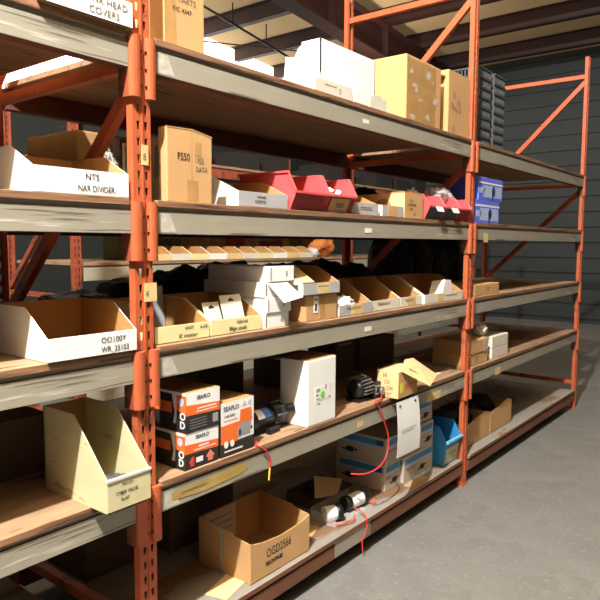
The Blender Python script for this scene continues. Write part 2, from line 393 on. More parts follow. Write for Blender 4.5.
# white open carton
t = thing('white_open_box', 'large white carton with its left flap folded open, on the top shelf', 'box', (.955, .05, z), 0)
b = MB(); W, D, H = .445, .11, .245
b.box(0, 0, 0, W, D, .005, WHITE); b.box(0, 0, 0, W, .005, H, WHITE); b.box(0, D-.005, 0, W, D, H, WHITE); b.box(W-.005, 0, 0, W, D, H, WHITE); b.box(0, 0, 0, .005, D, H, WHITE)
b.build('box_body', t)
b = MB(); b.prism([(-.135, 0), (.0, 0), (.0, .235), (-.03, .21), (-.055, .165), (-.115, .155)], .095, .10, 'y', WHITE); b.build('side_flap', t)
b = MB(); b.prism([(-.10, 0), (0, 0), (0, .10), (-.06, .11), (-.095, .09)], .0, .004, 'y', WHITE); b.build('lower_flap', t)
MB().box(.0, .005, .237, .435, .11, .241, WHITE).build('top_flap', t)
def small_white(label, x, y, wd, dp, ht, m=WHITE_OLD, rz=0):
    t = thing('white_carton', label, 'box', (x, y, z), rz)
    MB().box(0, 0, 0, wd, dp, ht, m).build('box_body', t, .002)
    b = MB(); scribble(b, wd*.25, wd*.55, ht*.6, -.0005, INK_GREY, .004, 5); b.box(wd*.62, -.001, ht*.25, wd*.66, -.0002, ht*.65, P_GREY); b.build('printed_text', t)
    return t
small_white('flat white carton lying in front of the large white carton', .85, .0, .285, .045, .058)
t = thing('crumpled_wrapper', 'crumpled white wrapper beside the flat white carton on the top shelf', 'wrapper', (1.145, .002, z))
b = MB(); b.prism([(0, 0), (.12, 0), (.115, .05), (.06, .075), (.01, .065)], 0, .04, 'y', WHITE); b.build('wrapper_sheet', t, .004)
t = thing('white_tray', 'small grey-white tray with a notched rim left of the brown taped carton', 'tray', (1.275, -.002, z))
MB().prism([(0, 0), (.15, 0), (.15, .055), (.115, .05), (.10, .065), (.03, .06), (0, .045)], 0, .004, 'y', WHITE_OLD).build('front_wall', t)
MB().box(0, .004, 0, .15, .045, .004, WHITE_OLD).build('tray_floor', t); MB().box(0, .04, .004, .15, .045, .05, WHITE_OLD).build('back_wall', t)
# two cardboard cartons
t = carton('cardboard_box', 'large cardboard carton with crinkled clear tape on the top shelf', 1.652, .018, z, .395, .38, .335, CARD)
b = MB()
rr = random.Random(3)
for k in range(11):
    x = rr.uniform(.02, .3); zz = rr.uniform(.02, .27); w_ = rr.uniform(.02, .07); h_ = rr.uniform(.008, .04)
    b = MB(); b.face([(x, -.0012-.0001*k, zz), (x+w_, -.0012-.0001*k, zz+rr.uniform(-.02, .02)), (x+w_*.8, -.0012-.0001*k, zz+h_), (x+.01, -.0012-.0001*k, zz+h_*.9)], TAPE_CLEAR)
    b.build('clear_tape', t, fix=False)
MB().box(.005, -.0008, .01, .33, -.0001, .32, TAPE).build('front_tape', t)
t = carton('cardboard_box', 'cardboard carton with scribbled writing beside the far upright on the top shelf', 2.145, .018, z, .295, .38, .36, CARD)
MB().box(.05, -.0008, 0, .10, -.0001, .05, TAPE).build('front_tape', t)
text('O  22', .05, INK_GREY, t, (.05, -.001, .22), tilt=-.5); text('Sbox P', .05, INK_GREY, t, (.03, -.001, .15), tilt=-.2)
b = MB(); b.box(-.055, .02, .32, -.002, .36, .325, CARD_PALE); b.build('side_flap', t)
# left bay top shelf
t = pick_bin('white-fronted bin lettered TANK HEAD COVERS on the left top shelf', -.384, -.018, z, .30, hf=.075, hb=.12, outer=WHITE)
text('TANK HEAD', .028, INK_GREY, t, (.125, -.0012, .042)); text('COVERS', .028, INK_GREY, t, (.15, -.0012, .012))
t = thing('wrapped_part', 'pink wrapped part sticking out of the TANK HEAD COVERS bin', 'part', (-.26, .06, z+.004))
bm = bmesh.new(); bmesh.ops.create_icosphere(bm, subdivisions=3, radius=.05)
for v in bm.verts:
    v.co *= 1+.3*noise.noise(v.co*30); v.co.x *= 1.5; v.co.z = v.co.z*1.15+.0575+.02
me = bpy.data.meshes.new('wrapped_body'); bm.to_mesh(me); bm.free(); me.materials.append(P_PINK); o = bpy.data.objects.new('wrapped_body', me); C.objects.link(o); o.parent = t
# right bay: stacks of dark crates
def crate_stack(x, y, n, which):
    for k in range(n):
        t = thing('plastic_crate', '', 'crate', (x, y, z+k*.062))
        t['label'] = f'dark grey slotted crate, {["bottom", "second", "third", "fourth", "fifth", "sixth", "seventh", "topmost"][k]} of the {which} stack on the right top shelf'; t['group'] = 'crate stacks'
        b = MB(); b.box(0, 0, 0, .19, .3, .006, CRATE)
        for q in range(9): b.box(.004+q*.0215, 0, .006, .012+q*.0215, .006, .05, CRATE); b.box(.004+q*.0215, .294, .006, .012+q*.0215, .3, .05, CRATE)
        for q in range(13): b.box(0, .004+q*.0235, .006, .006, .014+q*.0235, .05, CRATE); b.box(.184, .004+q*.0235, .006, .19, .014+q*.0235, .05, CRATE)
        b.build('crate_body', t)
        b = MB(); b.box(-.004, -.004, .05, .194, .006, .059, CRATE); b.box(-.004, .294, .05, .194, .304, .059, CRATE); b.box(-.004, .006, .05, .006, .294, .059, CRATE); b.box(.184, .006, .05, .194, .294, .059, CRATE)
        b.build('crate_rim', t)
crate_stack(2.66, .05, 8, 'near'); crate_stack(2.90, .05, 8, 'far')
# ======================================================= SECOND SHELF
z = Z[1]
t = thing('cardboard_box', 'cardboard carton marked F550 1705 DATA with its seam facing out', 'box', (.064, .008, z))
b = MB(); b.prism([(0, 0), (.200, 0), (.202, .228), (.108, .243), (.0, .240)], 0, .045, 'y', CARD); b.build('box_body', t, .003)
MB().prism([(.0, .240), (.106, .243), (.106, .246), (.0, .243)], -.001, .044, 'y', CARD).build('top_flap', t)
MB().prism([(.108, .243), (.202, .228), (.202, .2315), (.108, .2465)], -.001, .044, 'y', CARD).build('top_flap', t)
b = MB(); b.box(.106, -.0006, .0, .1085, .0, .24, CARD_DARK); b.box(.085, -.0009, 0, .135, -.0002, .075, TAPE); b.build('seam_tape', t)
b = MB(); b.box(.12, -.0009, .16, .15, -.0002, .205, TAPE); b.build('clear_tape', t)
text('F550', .034, INK, t, (.042, -.0012, .14), squeeze=.85); text('1705', .028, INK_GREY, t, (.118, -.0012, .135), squeeze=.8); text('DATA', .024, INK_GREY, t, (.123, -.0012, .108), squeeze=.85)
t = pick_bin('grey-fronted white bin between the F550 carton and the first red bin', .403, .012, z, .285, hf=.058, hb=.118, s=.14, outer=WHITE, front=CARD_GREY)
text('WASHER', .013, INK, t, (.10, -.0012, .036)); text('ROSETTES', .014, INK, t, (.09, -.0012, .018))
plastic_bin('red plastic bin, first of the row right of the grey-fronted bin', .701, .012, z, .215, fm=RED_SHADED)
t = plastic_bin('red plastic bin with a cardboard label and white fittings inside', .934, .012, z, .208, fm=RED_SHADED)
b = MB(); b.prism([(.003, .004), (.007, .066), (.008, .066), (.004, .004)], .02, .15, 'x', CARD)
b = MB(); T0 = [(-.001, .005), (-.0265, .068), (-.0285, .068), (-.003, .005)]
b.prism([(-.004, .004), (-.030, .062), (-.0325, .062), (-.0065, .004)], .02, .16, 'x', CARD); cl = b.build('card_label', t)
text('2000', .03, INK, t, (.055, -.026, .022), name='label_print')
for k in range(5):
    rr = random.Random(k); bb = MB(); cx, cy = .965+.03*k, .10+.02*(k % 2)
    bb.tube([(-.012, 0, 0), (.012, .004, .006)], .011, WHITE, 10); bb.tube([(0, 0, -.0), (.006, -.01, .016)], .007, WHITE, 8)
    o = bb.build('pipe_fitting', None, 0, True, (cx+.02, cy-.045, z+.082+.008*(k % 3)), k*1.1); tag(o, ['leftmost', 'second from left', 'middle', 'second from right', 'rightmost'][k]+' white pipe fitting heaped in the labelled red bin', 'fitting', 'white fittings in the red bin')
b = MB(); b.box(0, 0, 0, .185, .16, .062, CARD)
o = b.build('cardboard_box', None, .003, loc=(.945, .03, z+.0045)); tag(o, 'low cardboard box holding the fittings inside the labelled red bin', 'box')
t = pick_bin('grey-fronted cardboard bin just right of the labelled red bin', 1.155, .012, z, .235, hf=.056, hb=.105, s=.12, outer=CARD, front=CARD_GREY)
b = MB(); scribble(b, .07, .17, .034, -.0006, INK_GREY, .004, 6); scribble(b, .07, .18, .024, -.0006, INK_GREY, .004, 6); b.build('printed_text', t)
t = pick_bin('grey-fronted bin with a tan label left of the carton with the round hole', 1.425, .012, z, .21, hf=.056, hb=.06, s=.05, outer=WHITE, front=CARD_GREY, lbl=[(.28, .70, CARD)])
t = thing('cardboard_box', 'cardboard carton with a round hole in its side behind the tan-labelled bin', 'box', (1.648, .012, z))
MB().box(0, 0, 0, .205, .36, .13, {'all': CARD, 'left': CARD_PALE}).build('box_body', t, .003)
b = MB(); n = 20
b.prism([(.13+.05*math.cos(2*math.pi*k/n), .055+.05*math.sin(2*math.pi*k/n)) for k in range(n)], -.0015, 0, 'x', CARD_DARK)
b.prism([(.13+.038*math.cos(2*math.pi*k/n), .055+.038*math.sin(2*math.pi*k/n)) for k in range(n)], -.002, -.0005, 'x', CARD_IN); b.build('punched_hole', t)
MB().box(.0, .0, .13, .2, .1, .137, mat('orange card', (224, 128, 80), .7)).build('orange_pad', t)
text('ST.3', .02, INK, t, (.055, -.001, .085)); text('FLOATING', .018, INK, t, (.04, -.001, .064)); text('SHE', .018, INK, t, (.06, -.001, .043)); text('*', .04, INK, t, (.1, -.001, .0))
for i, (x, wd, lab, wm) in enumerate([(1.872, .185, 'red plastic bin with grey front just right of the floating carton', DKGREY), (2.072, .185, 'red plastic bin with grey front, middle of the three by the far upright', DKGREY), (2.274, .158, 'red plastic bin touching the far upright, bare red front', RED_SHADED)]):
    t = plastic_bin(lab, x, .014, z, wd, m=RED, fm=wm, hb=.135)
    if i < 2:
        b = MB(); b.prism([(-.034, .075), (-.05, .045), (-.051, .0455), (-.035, .077)], wd*.35, wd*.8, 'x', P_WHITE); b.build('white_tag', t)
def lump(name, label, cat, loc, sx, sy, sz, m, seed, amp=.25, freq=9, sub=4, group=None, flat=True, pleat=0):
    bm = bmesh.new(); bmesh.ops.create_icosphere(bm, subdivisions=sub, radius=1)
    for v in bm.verts:
        q = v.co.copy(); k = 1+amp*noise.noise(q*freq*.25+Vector((seed, 0, 0)))+amp*.5*noise.noise(q*freq*.6+Vector((0, seed, 0)))
        if pleat: k += pleat*math.sin(9*math.atan2(q.y, q.x)+seed)*max(0, q.z)
        v.co = Vector((q.x*sx*k, q.y*sy*k, q.z*sz*k))
    zm = min(v.co.z for v in bm.verts)
    for v in bm.verts:
        v.co.z -= zm
        if flat and v.co.z < sz*.25: v.co.z *= .2
    zm = min(v.co.z for v in bm.verts)
    me = bpy.data.meshes.new(name); bm.to_mesh(me); bm.free(); me.materials.append(m); me.polygons.foreach_set('use_smooth', [True]*len(me.polygons))
    o = bpy.data.objects.new(name, me); C.objects.link(o); o.location = loc; tag(o, label, cat, group); return o
lump('plastic_bag', 'clear plastic bag of fittings slumped over the red bins near the far upright', 'bag', (2.24, .12, z+.10), .12, .07, .048, FILM, 3.1, .4, 14)
lump('wrapped_part', 'pale grey part wrapped inside the clear bag over the red bins', 'part', (2.19, .12, z+.11), .045, .035, .03, P_GREY, 1.2, .3, 12)
lump('white_wrapped_part', 'white crumpled wrapping in the grey-fronted red bin beside the floating carton', 'wrapper', (1.95, .14, z+.07), .05, .04, .045, WHITE, 5.7, .5, 14)
lump('wrapped_part', 'pinkish part inside the clear bag touching the rightmost red bin', 'part', (2.30, .12, z+.11), .05, .04, .04, P_PINK, 2.5, .4, 12)
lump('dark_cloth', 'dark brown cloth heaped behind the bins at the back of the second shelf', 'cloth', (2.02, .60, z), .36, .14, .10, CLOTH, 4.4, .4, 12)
# left bay second shelf
t = pick_bin('white-fronted bin lettered NAR DIVIDER on the left second shelf', -.40, .01, z, .312, hf=.074, hb=.135, s=.12, outer=WHITE, inner=CARD)
text('NTS', .026, INK, t, (.16, -.0012, .046)); text('NAR DIVIDER,', .026, INK, t, (.135, -.0012, .012), squeeze=.8)
t = carton('cardboard_box', 'dark brown carton with a white 25 DATA label behind the nearest upright', .05, .50, z, .26, .35, .28, CARD_DARK)
MB().box(.1, -.001, .17, .19, 0, .27, WHITE_OLD).build('paper_label', t)
text('25', .035, INK, t, (.125, -.0015, .215)); text('DATA', .03, INK, t, (.11, -.0015, .18))
t = carton('grey_green_box', 'grey-green carton standing behind the nearest upright on the second shelf', .232, .455, z, .12, .02, .25, TUB, seam=False)
t = carton('grey_green_box', 'narrow grey-green carton seen between the nearest upright and the F550 carton', .36, .46, z, .13, .36, .29, TUB, seam=False)
MB().box(.02, -.001, .13, .06, 0, .26, P_GREY).build('printed_text', t)
# right bay second shelf: blue boxes
def blue_box(label, x, zz, ht):
    t = thing('blue_white_box', label, 'box', (x, .014, zz))
    MB().box(0, 0, 0, .40, .24, ht, {'all': P_VIOLET, 'top': P_PALEBLUE}).build('box_body', t, .003)
    b = MB(); b.box(.075, -.0008, .02, .38, 0, ht*.66, P_PALEBLUE); b.box(.0, -.0009, ht*.72, .40, -.0001, ht*.80, P_WHITE); b.box(.015, -.0008, ht*.3, .09, 0, ht*.55, P_PALEBLUE)
    b.build('printed_panel', t)
    b = MB(); b.prism([(.24+.03*math.cos(k), ht*.42+.035*math.sin(k)) for k in [i*2*math.pi/10 for i in range(10)]], -.0016, -.0008, 'y', P_NAVY); b.box(.215, -.0016, 0, .235, -.0008, ht*.4, P_NAVY); b.build('printed_logo', t)
    return t
blue_box('violet-blue and white box, lower of the two right of the far upright', 2.56, z, .15)
blue_box('violet-blue and white box, upper of the two right of the far upright', 2.61, z+.151, .145)
# ======================================================= THIRD SHELF
z = Z[2]
t = pick_bin('yellowed bin lettered K motor leaning nearest the upright on the third shelf', .014, .02, z, .245, hf=.058, hb=.135, s=.14, outer=CARD_YEL)
text('KNOT', .014, INK, t, (.13, -.0012, .040)); text('K motor', .022, INK, t, (.10, -.0012, .012), squeeze=1.1, shear=.2); text('6-3/8', .016, INK, t, (.20, -.0012, .038))
t = pick_bin('yellowed bin lettered Bilge stud holding two silver cards', .268, .02, z, .272, hf=.058, hb=.135, s=.14, outer=CARD_YEL)
text('Cable end', .015, INK, t, (.13, -.0012, .038)); text('Bilge studs', .022, INK, t, (.09, -.0012, .012), squeeze=1, shear=.2)
def hang_card(label, x, y, zz, wd, ht, lean, m=WHITE_OLD, rot=0):
    t = thing('hang_card', label, 'card', (x, y, zz), rot*.4)
    b = MB(); b.box(0, 0, 0, wd, .0015, ht, m); o = b.build('card_sheet', t); o.rotation_euler = (-lean, 0, 0)
    b = MB(); c = wd/2; b.box(c-.014, -.0008, ht-.025, c+.014, -.0001, ht-.017, INK); b.box(c-.005, -.0008, ht-.018, c+.005, -.0001, ht-.011, INK); o = b.build('hook_slot', t); o.rotation_euler = (-lean, 0, 0)
hang_card('silver hang card leaning in the Bilge stud bin, nearer the left side', .285, .045, z+.005, .085, .12, .35, WHITE_OLD, .1)
hang_card('larger silver hang card leaning in the Bilge stud bin, right of the other', .375, .05, z+.005, .11, .14, .30, WHITE_OLD, -.1)
hang_card('pale grey hang card standing at the back of the K motor bin', .165, .25, z+.006, .085, .17, .1, CARD_GREY, 0)
# stack of white boxes
def white_box(label, x, y, zz, wd, dp=.345, ht=.0605, m=WHITE, slot=True):
    t = thing('white_box', label, 'box', (x, y, zz), 0, 'stack of flat white boxes')
    MB().box(0, 0, 0, wd, dp, ht, m).build('box_body', t, .002)
    b = MB(); b.box(.008, -.0012, ht*.1, .012, -.0002, ht*.9, INK_GREY); b.build('lid_slot', t)
    b = MB(); b.box(wd*.66, -.001, ht*.35, wd*.72, -.0002, ht*.68, P_GREY); b.build('printed_text', t)
    return t
white_box('flat white box at the bottom of the white stack on the third shelf', .552, .015, z, .15)
white_box('flat white box second from the bottom of the white stack', .560, .01, z+.0615, .15)
t = white_box('flat white box with its end flap hanging open, third in the white stack', .555, .018, z+.123, .155)
b = MB(); b.face([(.015, -.002, .056), (.135, -.002, .056), (.175, -.055, -.005), (.05, -.058, -.02)], WHITE); o = b.build('end_flap', t, fix=False); s_ = o.modifiers.new('thick', 'SOLIDIFY'); s_.thickness = .002
white_box('flat white box topmost of the white stack on the third shelf', .574, .01, z+.1845, .155)
# brown box with bin on top
t = carton('cardboard_box', 'brown carton with a white barcode label under the grey-fronted bin', .826, .022, z, .232, .30, .114, CARD)
MB().box(.055, -.0012, .035, .088, 0, .11, P_WHITE).build('paper_label', t)
b = MB(); b.box(.064, -.0016, .045, .078, -.001, .075, P_NAVY); scribble(b, .06, .084, .09, -.0012, INK, .006, 3); b.build('label_print', t)
MB().box(.10, -.0008, 0, .14, 0, .114, TAPE).build('packing_tape_strip', t)
t = pick_bin('grey-fronted bin with a torn flap sitting on top of the brown carton', .79, .008, z+.1155, .268, d=.30, hf=.052, hb=.12, s=.13, outer=WHITE_OLD, front=CARD_GREY, lbl=[(.38, .70, TAG_TAN)])
b = MB(); b.face([(.01, .03, .055), (.10, .015, .055), (.06, .10, .13), (.03, .10, .125)], CARD_PALE); o = b.build('torn_flap', t, fix=False); o.modifiers.new('thick', 'SOLIDIFY').thickness = .002
b = MB(); scribble(b, .105, .18, .035, -.0012, INK_GREY, .004, 4); b.build('label_print', t)
# pick bins row
specs = [('grey-fronted bin with a tan label and crumpled paper, right of the brown carton', 1.078, .282, CARD_GREY, [(.35, .72, TAG_TAN)], .022),
         ('plain white-fronted bin with faint printing, second right of the brown carton', 1.368, .282, WHITE_OLD, None, .03),
         ('white-fronted bin with one tan label, third right of the brown carton', 1.658, .235, WHITE_OLD, [(.35, .72, TAG_TAN)], .03)]
for lab, x, wd, fr, lb, y in specs:
    t = pick_bin(lab, x, y, z, wd, hf=.053, hb=.15, s=.16, outer=WHITE_OLD, front=fr, lbl=lb)
    b = MB(); scribble(b, wd*.2, wd*.65, .036, -.0012, INK_GREY, .0035, 7); scribble(b, wd*.25, wd*.6, .028, -.0012, INK_GREY, .003, 7); b.build('printed_text', t)
t = pick_bin('wide white-fronted bin with a tan label, last before the far upright', 1.90, .012, z, .50, hf=.053, hb=.15, s=.16, outer=WHITE_OLD, lbl=[(.32, .46, TAG_TAN)])
b = MB(); scribble(b, .26, .42, .034, -.0012, INK_GREY, .004, 9); b.build('printed_text', t)
lump('crumpled_paper', 'small white crumpled paper inside the first bin right of the brown carton', 'paper', (1.22, .10, z+.004), .05, .05, .035, WHITE, 9.1, .5, 18, flat=False)
t = thing('folded_paper', 'white folded card rising from the wide bin by the far upright', 'card', (2.20, .06, z+.004))
b = MB(); b.prism([(0, 0), (.17, 0), (.15, .06), (.13, .115), (.05, .12)], 0, .002, 'y', WHITE); b.build('front_leaf', t)
b = MB(); b.face([(0, 0, 0), (.05, 0, .12), (.02, .07, .11), (-.04, .07, 0)], P_WHITE); b.build('side_leaf', t, fix=False)
# black bags at the rear of the third shelf
tops = [(-.225-.28*k, q) for k, q in enumerate([1.35, 1.34, 1.36, 1.36])]+[(.16+.283*k, q) for k, q in enumerate([1.36, 1.40, 1.45, 1.46, 1.44, 1.45, 1.46, 1.43])]+[(2.70+.285*k, q) for k, q in enumerate([1.61, 1.64, 1.62, 1.64])]
bag_where = ['just left of the nearest upright', 'second left of the nearest upright', 'third left of the nearest upright', 'farthest left of the nearest upright',
    'behind the K motor bin', 'behind the two silver hang cards', 'at the left of the white stack', 'behind the white box stack', 'behind the bin on the brown carton', 'behind the bin with crumpled paper', 'behind the bin before the widest one', 'behind the widest bin',
    'just right of the far upright', 'second right of the far upright', 'third right of the far upright', 'farthest right']
def bag(x, y, zb, sx, sy, h, seed, label):
    bm = bmesh.new(); bmesh.ops.create_icosphere(bm, subdivisions=4, radius=1)
    for v in bm.verts:
        q = v.co.copy(); k = 1+.10*noise.noise(q*2.5+Vector((seed, 0, 0)))+.06*noise.noise(q*7+Vector((0, seed, 0)))
        p = Vector([math.copysign(abs(c)**.6, c) for c in q])
        p.x = max(-1, min(1, p.x*k)); p.z = p.z*(1+.55*noise.noise(Vector((q.x*3.2+seed*3, q.y*2, seed)))+.12*noise.noise(q*9+Vector((seed,)*3)))
        v.co = Vector((p.x*sx*.99, p.y*sy*k, max(p.z, -.8)*h/2))
    z0 = min(v.co.z for v in bm.verts); z1 = max(v.co.z for v in bm.verts)
    for v in bm.verts: v.co.z = (v.co.z-z0)*h/(z1-z0)
    me = bpy.data.meshes.new('black_bag'); bm.to_mesh(me); bm.free(); me.materials.append(BAG); me.polygons.foreach_set('use_smooth', [True]*len(me.polygons))
    o = bpy.data.objects.new('black_bag', me); C.objects.link(o); o.location = (x, y, zb); tag(o, label, 'bag', 'black bags behind the third shelf')
for i, (x, zt) in enumerate(tops):
    bag(x, .70, z, .139, .15, zt-z, i*2.3+.7, 'black bag at the back of the third shelf, '+bag_where[i])
# left bay third shelf
t = pick_bin('white-fronted bin lettered OO100Y on the left third shelf', -.384, -.012, z, .30, hf=.068, hb=.15, s=.12, outer=WHITE, inner=CARD_IN)
text('OO100Y', .024, INK, t, (.17, -.0012, .038)); text('WR_25103', .024, INK, t, (.17, -.0012, .010), squeeze=.9)
t = carton('beige_box', 'long beige carton lying behind the OO100Y bin', -.30, .32, z, .5, .12, .115, TUB, seam=False)
# right bay third shelf
t = carton('cardboard_box', 'cardboard carton with faint writing right of the far upright, third shelf', 2.60, .02, z, .42, .32, .075, CARD, rotz=.0)
text('FT', .045, INK_GREY, t, (.2, -.001, .02))
# ======================================================= FOURTH SHELF
z = Z[3]
def pump_box(label, x, y, zz, wd, ht, dp, art):
    t = thing('printed_pump_box', label, 'box', (x, y, zz))
    MB().box(0, 0, 0, wd, dp, ht, {'all': CARD_DARK, 'front': P_BLACK, 'left': P_BLACK, 'top': CARD_DARK}).build('box_body', t, .0015)
    b = MB(); e = -.0006; q = -.0006
    if art < 2:
        b.face([(0, e, ht*.70), (wd, e, ht*.62), (wd, e, ht), (0, e, ht)], P_WHITE)
        b.face([(0, e, ht*.44), (wd, e, ht*.40), (wd, e, ht*.62), (0, e, ht*.70)], P_ORANGE)
    else:
        b.face([(0, e, ht*.60), (wd, e, ht*.55), (wd, e, ht), (0, e, ht)], P_WHITE)
        b.face([(0, e, ht*.24), (wd, e, ht*.26), (wd, e, ht*.55), (0, e, ht*.60)], P_WHITE)
        b.face([(0, e-.0003, ht*.24), (wd*.5, e-.0003, ht*.24), (wd*.62, e-.0003, ht*.60), (0, e-.0003, ht*.58)], P_ORANGE)
    if art < 2:
        b.face([(q, 0, 0), (q, 0, ht*.45), (q, .045, ht*.55), (q, .06, 0)], P_BLACK)
        b.face([(q, 0, ht*.40), (q, 0, ht*.93), (q, .05, ht*.93), (q, .05, ht*.55)], P_ORANGE)
        b.face([(q, 0, ht*.93), (q, 0, ht), (q, dp, ht), (q, dp, ht*.93)], P_WHITE if True else P_GREY)
        b.face([(q, .05, ht*.2), (q, .05, ht*.93), (q, .075, ht*.93), (q, .06, ht*.5), (q, .07, ht*.2)], P_WHITE)
        b.face([(q, .075, ht*.45), (q, .075, ht*.72), (q, dp*.95, ht*.72), (q, dp*.95, ht*.45)], P_ORANGE)
    o = b.build('printed_panels', t, fix=False)
    text('SEAFLO', .019 if art < 2 else .024, P_NAVY, t, (wd*.30 if art < 2 else wd*.08, -.0012, ht*.80 if art < 2 else ht*.84), name='brand_lettering', bold=.0004)
    b = MB()
    if art == 0:
        scribble(b, wd*.32, wd*.9, ht*.555, -.001, P_WHITE, .005, 10); scribble(b, wd*.28, wd*.92, ht*.485, -.001, P_WHITE, .0035, 12)
        b.box(wd*.78, -.0011, ht*.12, wd*.94, -.0002, ht*.34, P_GREY)
        for k in range(4): scribble(b, wd*.1, wd*.6, ht*(.1+.07*k), -.001, P_GREY, .002, 8)
    elif art == 1:
        scribble(b, wd*.4, wd*.7, ht*.555, -.001, P_WHITE, .006, 4); scribble(b, wd*.25, wd*.92, ht*.485, -.001, P_WHITE, .0035, 12)
        cx = wd*.75
        b.prism([(cx-.022, ht*.2), (cx, ht*.37), (cx+.022, ht*.2), (cx+.012, ht*.2), (cx+.012, ht*.08), (cx-.012, ht*.08), (cx-.012, ht*.2)], -.0012, -.0003, 'y', mat('printed salmon', (206, 120, 104), .6))
        b.prism([(wd*.12, ht*.2), (wd*.2, ht*.33), (wd*.26, ht*.33), (wd*.26, ht*.08), (wd*.16, ht*.08)], -.0012, -.0003, 'y', P_RED)
        b.box(wd*.32, -.0012, ht*.14, wd*.52, -.0003, ht*.28, P_WHITE)
    else:
        text('1100 GPH', .014, P_BLACK, t, (wd*.08, -.0014, ht*.72), name='model_lettering'); scribble(b, wd*.08, wd*.5, ht*.65, -.001, P_ORANGE, .004, 6)
        b.prism([(wd*.55, ht*.55), (wd*.58, ht*.80), (wd*.92, ht*.80), (wd*.95, ht*.55)], -.0016, -.0004, 'y', P_ORANGE)
        b.prism([(wd*.58, ht*.30), (wd*.58, ht*.55), (wd*.92, ht*.55), (wd*.88, ht*.30)], -.0016, -.0004, 'y', P_GREY)
        n = 14; b.prism([(wd*.56+.012*math.cos(2*math.pi*k/n), ht*.38+.02*math.sin(2*math.pi*k/n)) for k in range(n)], -.002, -.001, 'y', P_GREY)
        b.prism([(wd*.56+.007*math.cos(2*math.pi*k/n), ht*.38+.014*math.sin(2*math.pi*k/n)) for k in range(n)], -.0024, -.0015, 'y', P_NAVY)
        b.box(wd*.88, -.0014, ht*.38, wd*.95, -.0003, ht*.44, P_BLACK); b.box(wd*.86, -.0014, ht*.56, wd*.95, -.0006, ht*.62, P_RED)
        for cx_, cm in ((.15, P_WHITE), (.33, P_WHITE)):
            b.prism([(wd*cx_+.011*math.cos(2*math.pi*k/n), ht*.22+.013*math.sin(2*math.pi*k/n)) for k in range(n)], -.0018, -.001, 'y', cm)
        for cx_, cm in ((.70, P_PINK), (.87, P_PALEBLUE)):
            b.prism([(wd*cx_+.009*math.cos(2*math.pi*k/n), ht*.9+.009*math.sin(2*math.pi*k/n)) for k in range(n)], -.0018, -.001, 'y', cm)
        scribble(b, wd*.1, wd*.65, ht*.08, -.001, P_WHITE, .006, 6)
    b.build('printed_artwork', t)
    if art < 2:
        b = MB(); n = 14; b.prism([(.025+.013*math.cos(2*math.pi*k/n), ht*.76+.014*math.sin(2*math.pi*k/n)) for k in range(n)], -.0016, -.0008, 'x', P_PALEBLUE); b.build('side_roundel', t)
        # letters running up the side, turned on their side
        for k, ch in enumerate('OD'): 
            text(ch, .036, P_WHITE, t, (-.0014, .033, ht*(.30-.22*k)+.004), 'left', 'side_lettering', bold=.001)
    return t
pump_box('orange and black SEAFLO carton, lower of the stacked pair', .125, .005, z, .16, .131, .24, 1)
pump_box('orange and black SEAFLO carton, upper of the stacked pair', .130, .002, z+.132, .16, .142, .24, 0)
pump_box('white and orange SEAFLO carton standing right of the stacked pair', .297, .004, z, .178, .205, .16, 2)
# wire helper
def wire(name, pts, rad, m, parent):
    P = [Vector(p) for p in pts]; out = []
    for i in range(len(P)-1):
        a, b_, c, d = P[max(i-1, 0)], P[i], P[i+1], P[min(i+2, len(P)-1)]
        for k in range(8):
            t_ = k/8; out.append(.5*((2*b_)+(-a+c)*t_+(2*a-5*b_+4*c-d)*t_*t_+(-a+3*b_-3*c+d)*t_**3))
    out.append(P[-1]); return MB().tube(out, rad, m, 7).build(name, parent, smooth=True)
# black pump on its side
t = thing('bilge_pump', 'black pump with a blue and white label lying beside the SEAFLO cartons', 'pump', (.50, .115, z))
b = MB(); b.tube([(0, 0, .058), (.03, 0, .058), (.05, 0, .058), (.19, 0, .062), (.20, 0, .062)], .04, BLACKPL, 24, radii=[.032, .038, .040, .040, .034]); b.build('motor_body', t, .002, True)
b = MB(); b.tube([(.195, 0, .066), (.20, 0, .066), (.255, 0, .066), (.27, 0, .066)], .045, BLACKPL, 24, radii=[.036, .046, .046, .034])
for k in range(8):
    th = 2*math.pi*k/8; b.tube([(.20, .047*math.cos(th), .066+.047*math.sin(th)), (.262, .047*math.cos(th), .066+.047*math.sin(th))], .005, DKGREY, 6)
b.build('pump_head', t, 0, True)
b = MB(); b.tube([(.262, -.02, .078), (.305, -.045, .082)], .019, BLACKPL, 18); b.tube([(.303, -.044, .082), (.307, -.0465, .082)], .013, DKGREY, 14); b.build('outlet_nozzle', t, .001)
MB().prism([(-.03, 0), (.03, 0), (.022, .025), (-.022, .025)], .05, .17, 'x', BLACKPL).build('mounting_foot', t, .003)
def arc_patch(x0_, x1_, a0, a1, zc, R, m):
    b = MB()
    for k in range(6):
        q0, q1 = math.radians(a0+(a1-a0)*k/6), math.radians(a0+(a1-a0)*(k+1)/6)
        b.face([(x0_, -R*math.sin(q0), zc+R*math.cos(q0)), (x1_, -R*math.sin(q0), zc+R*math.cos(q0)), (x1_, -R*math.sin(q1), zc+R*math.cos(q1)), (x0_, -R*math.sin(q1), zc+R*math.cos(q1))], m)
    return b
arc_patch(.085, .125, 5, 75, .060, .0412, P_WHITE).build('paper_label', t, fix=False); arc_patch(.125, .165, 5, 75, .061, .0414, mat('bright blue print', (70, 130, 220), .5)).build('blue_label', t, fix=False)
b = MB(); b.tube([(.13, -.05, .014), (.20, -.045, .014)], .014, BLACKPL, 12); b.build('inlet_stub', t)
wire('power_cable', [(.03, -.02, .02), (.00, -.10, .012), (-.015, -.117, .004), (.03, -.126, -.025), (.055, -.128, -.07), (.052, -.128, -.10)], .0038, WIRE_RED, t)
wire('yellow_cable_end', [(.052, -.128, -.10), (.048, -.129, -.125), (.044, -.13, -.15)], .0038, WIRE_YEL, t)
